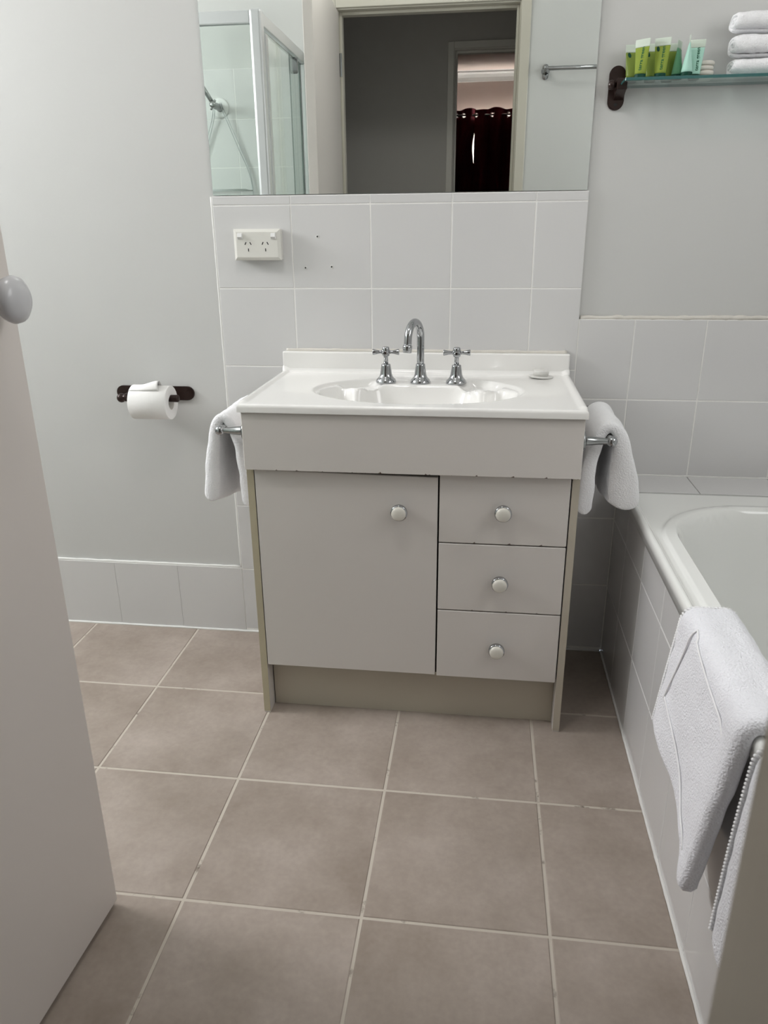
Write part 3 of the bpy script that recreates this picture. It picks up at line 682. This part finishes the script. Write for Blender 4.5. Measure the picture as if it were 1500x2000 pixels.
# ================================================================== GLASS SHELF WITH TOILETRIES
ZS = 1.4655
t = thing('glass_shelf', (1.07, 0, 1.46), 'narrow glass shelf on dark bronze wall brackets above the bathtub', 'shelf')
bm = B(.776, 1.390, -.098, .0035, ZS-.0068, ZS, .0006, 1); g = obj('glass_panel', bm, ['shelfglass', 'glassedge'], t)
for p in g.data.polygons:
    if abs(p.normal.z) < .7: p.material_index = 1
for k, bxp in enumerate((.7735, 1.3925)):
    bm = bmesh.new(); pill(bm, bxp, 1.4605, .0365, .0905, .0035, .0102, True, .002)
    b0 = obj('bracket', bm, 'bronze', t); s = 1 if k == 0 else -1
    lo_, hi_ = sorted((bxp-s*.006, bxp+s*.0165))
    bm = B(lo_, hi_, -.040, .004, ZS-.0145, ZS+.0085, .0015, 2); obj('clamp_block', bm, 'bronze', b0)
    bm = bmesh.new(); vv = [(lo_+.001, -.036, ZS-.0145), (hi_-.001, -.036, ZS-.0145), (hi_-.001, .004, ZS-.0145), (lo_+.001, .004, ZS-.0145), (lo_+.001, .004, ZS-.030), (hi_-.001, .004, ZS-.030)]
    v = [bm.verts.new(p) for p in vv]
    for f in ((0, 1, 2, 3), (3, 2, 5, 4), (0, 4, 5, 1), (0, 3, 4), (1, 5, 2)): bm.faces.new([v[i] for i in f])
    obj('gusset', bm, 'bronze', b0)
    bm = bmesh.new(); lathe(bm, (bxp-s*.004, -.026, ZS-.003), (-s, 0, 0), [(0, .0050), (.005, .0050), (.006, .0085), (.011, .0105), (.016, .0095), (.019, .006), (.020, 0)], 22); obj('thumb_screw', bm, 'bronze', b0, smooth=True)
    bm = bmesh.new(); lathe(bm, (bxp, .0040, 1.4265), (0, -1, 0), [(0, .004), (.0010, .0036), (.0010, 0)], 14); obj('screw', bm, 'slot', b0)
# lettering mesh, made once
def text_mesh(s, size):
    cu = bpy.data.curves.new('txt', 'FONT'); cu.body = s; cu.size = size; cu.resolution_u = 3; cu.offset = .00022
    o = bpy.data.objects.new('txt', cu); C.objects.link(o); dg = bpy.context.evaluated_depsgraph_get(); dg.update()
    me = bpy.data.meshes.new_from_object(o.evaluated_get(dg)); bpy.data.objects.remove(o); return me
TXT = text_mesh('terra green', .0118)
tw = max(v.co.x for v in TXT.vertices)
def tube(x, y, rot, body, label, letter=False, leaf=False, lean=0., h=.0745, wt=.0172):
    t = thing('toiletry_tube', (x, y, ZS), label, 'toiletry tube', 'small toiletry tubes on the glass shelf')
    X = Matrix.Translation((x, y, ZS)) @ Matrix.Rotation(R(rot), 4, 'Z') @ Matrix.Rotation(lean, 4, 'Y')
    hc = .0098
    def dims(z):
        f = min(1, max(0, (z-hc)/(h-.0075-hc))); return .0118+(wt-.0118)*f, max(.0008, .0118*(1-f**1.15))
    def rings(bm, zs, mi):
        prev = None
        for z in zs:
            a, b = dims(z); r = [bm.verts.new((a*math.cos(2*math.pi*i/28), b*math.sin(2*math.pi*i/28), z)) for i in range(28)]
            if prev:
                for i in range(28): bm.faces.new([prev[i], prev[(i+1) % 28], r[(i+1) % 28], r[i]]).material_index = mi
            else: bm.faces.new(r).material_index = mi
            prev = r
        bm.faces.new(prev).material_index = mi
    bm = bmesh.new(); rings(bm, [hc+(h-.0155-hc)*i/12 for i in range(13)], 0); bm.transform(X); obj('tube_body', bm, body, t, smooth=True)
    bm = bmesh.new(); rings(bm, [h-.0155+(.0155)*i/6 for i in range(7)], 0); bm.transform(X); obj('crimped_end', bm, 'gel_w', t, smooth=True)
    bm = bmesh.new(); lathe(bm, (0, 0, 0), (0, 0, 1), [(0, .0112), (.001, .0118), (hc-.001, .0121), (hc+.0004, .0116)], 28); bm.transform(X); obj('cap', bm, 'capg', t, smooth=True)
    def proj_(px, pz):
        a, b = dims(pz); return -b*math.sqrt(max(0, 1-(px/a)**2))-.00025
    if letter:
        bm = bmesh.new(); bm.from_mesh(TXT); k = .046/tw
        for v in bm.verts:
            lx, ly = v.co.x*k, v.co.y*k; px, pz = -ly+.0065, hc+.006+lx; v.co = (px, proj_(px, pz), pz)
        bm.transform(X); obj('lettering', bm, 'print', t)
    if leaf:
        bm = bmesh.new(); pts = []
        for i in range(20):
            a = 2*math.pi*i/20; rr = .0052*(1+.35*math.cos(a)); px, pz = -.0080+.62*rr*math.sin(a)-.25*rr*math.cos(a), h-.0225+rr*math.cos(a)
            pts.append(bm.verts.new((px, proj_(px, pz), pz)))
        bm.faces.new(pts); bm.transform(X); obj('leaf_mark', bm, 'capg', t)
    return t
tube(.7990, -.024, 4, 'gel_g', 'olive green tube nearest the bracket, in the back row', leaf=True)
tube(.8110, -.064, -38, 'gel_y', 'bright yellow-green lettered tube, first of the front row', letter=True, h=.077)
tube(.8390, -.026, 2, 'gel_g', 'olive green tube with a leaf mark between the two lettered green tubes', leaf=True)
tube(.8530, -.064, -26, 'gel_y', 'yellow-green lettered tube with leaf mark, middle of the front row', letter=True, leaf=True, h=.078)
tube(.8760, -.022, 0, 'gel_g', 'olive green tube half hidden behind the middle front tube')
tube(.8920, -.046, 62, 'gel_t', 'teal green tube turned sideways in the middle of the group')
tube(.9070, -.070, 82, 'gel_m', 'pale mint tube seen edge-on at the front', h=.079)
tube(.9300, -.038, -8, 'gel_m', 'pale mint lettered tube, last of the row beside the soaps', letter=True, h=.077)
SL = ['round wrapped soap, bottom of the stack on the glass shelf', 'round wrapped soap, second from the bottom of the stack', 'round wrapped soap, third from the bottom of the stack', 'round wrapped soap, topmost of the stack on the shelf']
for k in range(4):
    bm = bmesh.new(); z = ZS+k*.0092; xx = .9540+[0, .001, -.0008, .0006][k]
    lathe(bm, (xx, -.026, z), (0, 0, 1), [(0, .0150), (.0012, .0180), (.0030, .0190), (.0062, .0190), (.0080, .0180), (.0092, .0150), (.0092, 0)], 32)
    tag(obj('wrapped_soap', bm, 'soap', loc=(xx, -.026, z), smooth=True), SL[k], 'soap', 'stack of wrapped soaps')
FL = ['white folded face cloth, bottom of the pile on the glass shelf', 'white folded face cloth in the middle of the pile', 'white folded face cloth on top of the pile']
for k, (x0, hh, dy, zb) in enumerate(((1.001, .035, -.002, .0015), (.999, .046, 0., .0375), (.9970, .042, .004, .0845))):
    # a flattened roll swept along X
    cp = []; turns = 1.9
    for i in range(64):
        f = i/63; a = -math.pi/2+2*math.pi*turns*(1-f); rr = .16+.84*f
        ca, sa = math.cos(a), math.sin(a); cp.append((rr*(.034)*math.copysign(abs(ca)**.75, ca), rr*(hh/2-.0048)*math.copysign(abs(sa)**.75, sa)))
    Pp = []
    for i in range(26):
        f = i/25; x = x0+f*.15; sc = 1-.10*math.exp(-f*22)
        Pp.append([(x+.004*noise.noise(Vector((j*.13, k*3.1, 0)))*(1-f), -.050+dy+cy*sc, ZS+zb+hh/2+cz*sc) for j, (cy, cz) in enumerate(cp)])
    bm = bmesh.new(); sheet(bm, Pp, .0090, nz=.0018, ns=60)
    o = obj('face_cloth', bm, 'towel', loc=(x0+.07, -.05, ZS+zb), smooth=True); tag(o, FL[k], 'face cloth', 'pile of face cloths')

# ================================================================== BATH MAT over the bath rim
t = thing('bath_mat', (.87, -1.0, .22), 'white terry bath mat draped over the bathtub rim', 'bath mat')
def lerp_tab(tab, x):
    for (a, va_), (b, vb_) in zip(tab, tab[1:]):
        if x <= b: return va_+(vb_-va_)*(x-a)/(b-a)
    return tab[-1][1]
def mat_surface(ytop, ybot, zbot, bulge, n=46, inside=.20):
    rowsP = []
    for i in range(n):
        f = i/(n-1); yt, yb_, zb = lerp_tab(ytop, f), lerp_tab(ybot, f), lerp_tab(zbot, f)
        cp = smooth_path([(.968, 0, .555-inside), (.945, 0, .485), (.931, 0, .535), (.918, 0, .5570), (.892, 0, .5575), (.864, 0, .5570), (.850, 0, .545), (.8465, 0, .505), (.8440-bulge(f)*.4, 0, .40), (.8440-bulge(f), 0, zb)], 64)
        row = []
        for j, c in enumerate(cp):
            v = j/63; zz = c.z; ff = max(0, min(1, (.55-zz)/(.55-zb))) if v > .4 else 0
            row.append(Vector((c.x, yt+(yb_-yt)*ff**1.1, zz)))
        rowsP.append(row)
    return rowsP
def bul(f): return .004+.010*math.sin(f*5.2+.6)**2+.012*ss(.8, 1, f)
PA = mat_surface([(0, -.806), (1, -1.140)], [(0, -.758), (.15, -.81), (.5, -.94), (1, -1.092)], [(0, .298), (.13, .300), (.3, .290), (.6, .268), (.78, .258), (.86, .232), (.92, .219), (.97, .222), (1, .238)], bul)
bm = bmesh.new(); sheet(bm, PA, lambda i, j: .014+.012*ss(34, 42, i), nz=.002, ns=30); obj('far_flap', bm, 'matt', t, smooth=True)
PB = mat_surface([(0, -1.184), (1, -1.50)], [(0, -1.172), (1, -1.47)], [(0, .235), (1, .20)], lambda f: .004+.004*f, 24)
bm = bmesh.new(); sheet(bm, PB, .015, nz=.002, ns=30); obj('near_flap', bm, 'matt', t, smooth=True)
def onsurf(Pg, i, j, off):
    i0, j0 = int(i), int(j); i1, j1 = min(i0+1, len(Pg)-1), min(j0+1, len(Pg[0])-1); p = Pg[i0][j0].lerp(Pg[i1][j0], i-i0).lerp(Pg[i0][j1].lerp(Pg[i1][j1], i-i0), j-j0)
    du = Pg[i1][j0]-Pg[max(i0-1, 0)][j0]; dv_ = Pg[i0][j1]-Pg[i0][max(j0-1, 0)]; n = du.cross(dv_).normalized()
    if n.x > 0 or n.z < -.5: n = -n
    return p+n*off
hem = [onsurf(PA, 44-34*ss(0, 1, k/30), 35-2.5*k/30, .0090) for k in range(31)]+[onsurf(PA, 10-4.5*k/30, 32.5+20*k/30, .0088) for k in range(1, 31)]
hem2 = [onsurf(PA, 6+32*k/40, 52+7.5*ss(0, 1, k/40), .0090) for k in range(41)]
for hh in (hem, hem2):
    bm = bmesh.new(); sweep(bm, hh, .0016, 6); obj('hem_line', bm, 'towelflat', t, smooth=True)
bm = bmesh.new()
for s in range(70):
    j = 14+s*.7
    if j > 62.9: break
    p = PA[0][int(j)].lerp(PA[0][min(63, int(j)+1)], j-int(j)); q = onsurf(PA, 0.9, j, .007)
    sweep(bm, [p+Vector((.001, .0045, .003)), p+Vector((-.0045, .0050, .001)), q], [.0018, .0022, .0018], 6)
obj('edge_stitching', bm, 'towelflat', t, smooth=True)
bm = bmesh.new()
for s in range(60):
    j = 22+s*.68
    if j > 62.9: break
    p = PB[0][int(j)].lerp(PB[0][min(63, int(j)+1)], j-int(j)); sweep(bm, [p+Vector((-.006, .0055, .004)), p+Vector((-.002, .0070, .001)), p+Vector((.005, .0055, -.003))], [.0022, .0026, .0022], 6)
obj('edge_stitching', bm, 'towelflat', t, smooth=True)

# ================================================================== SEEN IN THE MIRROR: shower, towel rail, curtains
SXC, SYC, SH = -.348, -1.041, 1.894
t = thing('shower_screen', (SXC, SYC, 0), 'aluminium framed glass shower screen reflected in the mirror', 'shower screen')
bm = bmesh.new(); box(bm, SXC-.022, SXC+.022, SYC-.022, SYC+.022, 0, SH+.004, .010, 3); obj('corner_post', bm, 'alu', t)
obj('front_top_rail', B(XL, SXC-.022, SYC-.015, SYC+.015, SH-.040, SH, .003, 2), 'alu', t); obj('front_bottom_rail', B(XL, SXC-.022, SYC-.015, SYC+.015, 0, .05, .003, 2), 'alu', t)
obj('side_top_rail', B(SXC-.018, SXC+.016, YD, SYC-.022, SH-.042, SH, .003, 2), 'alu', t); obj('side_bottom_rail', B(SXC-.018, SXC+.016, YD, SYC-.022, 0, .05, .003, 2), 'alu', t)
obj('wall_channel', B(SXC-.014, SXC+.012, YD+.0, YD+.022, .05, SH-.042, .002, 1), 'alu', t)
def pane(name, *a):
    o = obj(name, B(*a), ['glass', 'sglassedge'], t); big = max(p.area for p in o.data.polygons)
    for p in o.data.polygons:
        if p.area < big*.5: p.material_index = 1
    return o
pane('front_glass', XL, SXC-.020, SYC-.003, SYC+.003, .05, SH-.040)
pane('door_glass', SXC+.004, SXC+.009, SYC-.62, SYC-.045, .05, SH-.050); pane('fixed_glass', SXC-.009, SXC-.004, YD+.022, SYC-.50, .05, SH-.042)
obj('door_stile', B(SXC-.006, SXC+.020, SYC-.072, SYC-.040, .052, SH-.062, .004, 2), 'alu', t)
bm = bmesh.new(); pill(bm, 0, 0, .020, .062, -.010, .010, True, .003); bm.transform(Matrix.Translation((SXC+.014, SYC-.52, SH-.080)) @ Matrix.Rotation(R(90), 4, 'Z')); obj('roller_bracket', bm, 'chrome', t)
# shower arm
YW = YD+.0085; ax_, az_ = -.738, 1.690
t = thing('wall_shower', (ax_, YW, az_), 'chrome wall shower with adjustable arm and round flange, reflected in the mirror', 'shower')
bm = bmesh.new(); lathe(bm, (ax_, YW, az_), (0, 1, 0), [(0, .042), (.003, .042), (.006, .036), (.007, .020)], 32); obj('wall_flange', bm, 'plasticw', t, smooth=True)
bm = bmesh.new(); lathe(bm, (ax_, YW+.005, az_), (0, 1, 0), [(0, .018), (.012, .015), (.070, .014), (.080, .010), (.095, .010), (.100, .014), (.106, .012), (.106, 0)], 24); obj('pivot', bm, 'steel', t, smooth=True)
for s in (1, -1):
    bm = bmesh.new(); lathe(bm, (ax_, YW+.098, az_), (s*.5, 0, s*.85), [(0, .004), (.022, .0055), (.024, 0)], 12); obj('lock_lever', bm, 'steel', t, smooth=True)
e0 = Vector((ax_, YW+.085, az_)); e1 = Vector((-.905, YW+.20, 2.00))
bm = bmesh.new(); sweep(bm, [e0.lerp(e1, i/10) for i in range(11)], .0095, 14); obj('arm_tube', bm, 'steel', t, smooth=True)
hd = e1+Vector((.035, .05, .010))
bm = bmesh.new(); sweep(bm, [e1, e1+Vector((.012, .02, .012)), hd], .010, 12); lathe(bm, hd+Vector((0, 0, .015)), (.10, .1, -1), [(0, .012), (.010, .020), (.035, .037), (.050, .040), (.056, .038), (.056, 0)], 28); obj('shower_head', bm, 'steel', t, smooth=True)
# wire caddy hung from the arm
t = thing('shower_caddy', (ax_, YW+.03, 1.2), 'white wire shower caddy hanging from the shower arm in the mirror', 'caddy')
bm = bmesh.new(); yy = YW+.006
for s in (-1, 1):
    for o_ in (0, .022):
        sweep(bm, smooth_path([(ax_+s*(.012+o_*.3), YW+.038, az_+.016), (ax_+s*(.026+o_*.4), yy+.015, az_-.04), (ax_+s*(.075+o_*.5), yy+.006, az_-.17), (ax_+s*(.125+o_*.2), yy+.006, az_-.30), (ax_+s*.132, yy+.006, az_-.50), (ax_+s*.132, yy+.006, az_-.66)], 30), .0022, 8)
obj('hanger_wires', bm, 'caddy', t, smooth=True)
for zt in (az_-.395, az_-.64):
    bm = bmesh.new()
    for dz in (0, .045, .09):
        sweep(bm, [(ax_-.132, yy+.006, zt+dz-.045), (ax_-.132, yy+.115, zt+dz-.045), (ax_+.132, yy+.115, zt+dz-.045), (ax_+.132, yy+.006, zt+dz-.045)], .0025, 8, closed=True)
    for k in range(9): sweep(bm, [(ax_-.132+.033*k, yy+.006, zt-.045), (ax_-.132+.033*k, yy+.115, zt-.045)], .0016, 6)
    obj('basket', bm, 'caddy', t, smooth=True)
# towel rail on the door wall
t = thing('bath_towel_rail', (1.05, YD, 1.80), 'long chrome towel rail on the wall beside the doorway in the mirror', 'towel rail')
ty_, tz_ = YD+.062, 1.795
bm = bmesh.new(); lathe(bm, (.712, ty_, tz_), (1, 0, 0), [(0, .0085), (.68, .0085)], 20); obj('rail', bm, 'chrome', t, smooth=True)
for x in (.716, 1.388):
    bm = bmesh.new(); lathe(bm, (x, ty_+.008, tz_), (0, -1, 0), [(0, .006), (.002, .0115), (.012, .012), (.018, .010), (.055, .011), (.063, .017), (.070, .018)], 22)
    pill(bm, x, tz_-.004, .026, .060, YD, YD+.008, True, .002); obj('end_post', bm, 'chrome', t, smooth=True)
# burgundy eyelet curtains in the bedroom
YC = YB+.095; CT = 2.108
def curtain(x0, x1t, x1b, label, ringx, seed, slit=0., YC=YC):
    t = thing('eyelet_curtain', ((x0+x1t)/2, YC, .08), label, 'curtain', 'burgundy bedroom curtains')
    nx_, nz_ = 150, 70; bm = bmesh.new(); G = []
    for i in range(nx_+1):
        f = i/nx_; col = []
        for j in range(nz_+1):
            g = j/nz_; g2 = g**1.6; xe = x1t+(x1b-x1t)*g-slit*math.exp(-((g-.30)/.07)**2); x = x0+(xe-x0)*f
            y = YC+.030*math.sin((x0+(x1t-x0)*f)*46+seed)+.008*math.sin(f*60*(1+.2*g)+seed)+.006*g*noise.noise(Vector((f*9, g*3, seed)))
            z = CT-(CT-.08)*g2+.008*math.sin((x0+(x1t-x0)*f)*23+seed)*(1-g); col.append(bm.verts.new((x, y, z)))
        G.append(col)
    zr = CT-.048; ringx = [(math.pi*round((rx*46+seed)/math.pi)-seed)/46 for rx in ringx]
    for i in range(nx_):
        for j in range(nz_):
            q = [G[i][j], G[i+1][j], G[i+1][j+1], G[i][j+1]]; c = sum((v.co for v in q), Vector())/4
            if any(math.hypot(c.x-rx, c.z-zr) < .017 for rx in ringx): continue
            bm.faces.new(q)
    obj('cloth', bm, 'curtain', t, smooth=True)
    bm = bmesh.new(); LG = [[bm.verts.new((x0+(x1t+(x1b-x1t)*g/8-x0)*f/12, YC-.045+.006*math.sin(f*2), CT-.085-(CT-.165)*g/8)) for g in range(9)] for f in range(13)]
    for f in range(12):
        for g in range(8): bm.faces.new([LG[f][g], LG[f+1][g], LG[f+1][g+1], LG[f][g+1]])
    obj('lining', bm, 'ceil', t, smooth=True)  # unseen pale lining, added to bounce daylight onto the wall above
    for rx in ringx:
        bm = bmesh.new(); n = 28; yv = YC+.030*math.sin(rx*46+seed)
        sweep(bm, [(rx+.0185*math.cos(2*math.pi*k/n), yv, zr+.0185*math.sin(2*math.pi*k/n)) for k in range(n)], .0042, 8, closed=True); obj('eyelet_ring', bm, 'chrome', t, smooth=True)
curtain(-.28, .3600, .3620, 'burgundy eyelet curtain left of the bright gap, in the mirror', [-.20, -.06, .07, .20, .27], .4, .022)
curtain(.354, 1.10, 1.10, 'burgundy eyelet curtain right of the bright gap, in the mirror', [.395, .485, .622, .73, .84, .95, 1.05], 2.0, 0., YC+.010)
t = thing('curtain_rod', (.40, YC, CT-.048), 'slim metal curtain rod threaded through the eyelets', 'curtain rod')
bm = bmesh.new(); lathe(bm, (-.36, YC, CT-.046), (1, 0, 0), [(0, .0085), (1.52, .0085)], 16); obj('rod', bm, 'steel', t, smooth=True)
for x in (-.34, 1.14):
    bm = bmesh.new(); box(bm, x-.008, x+.008, YB, YC, CT-.054, CT-.038); obj('rod_bracket', bm, 'steel', t)
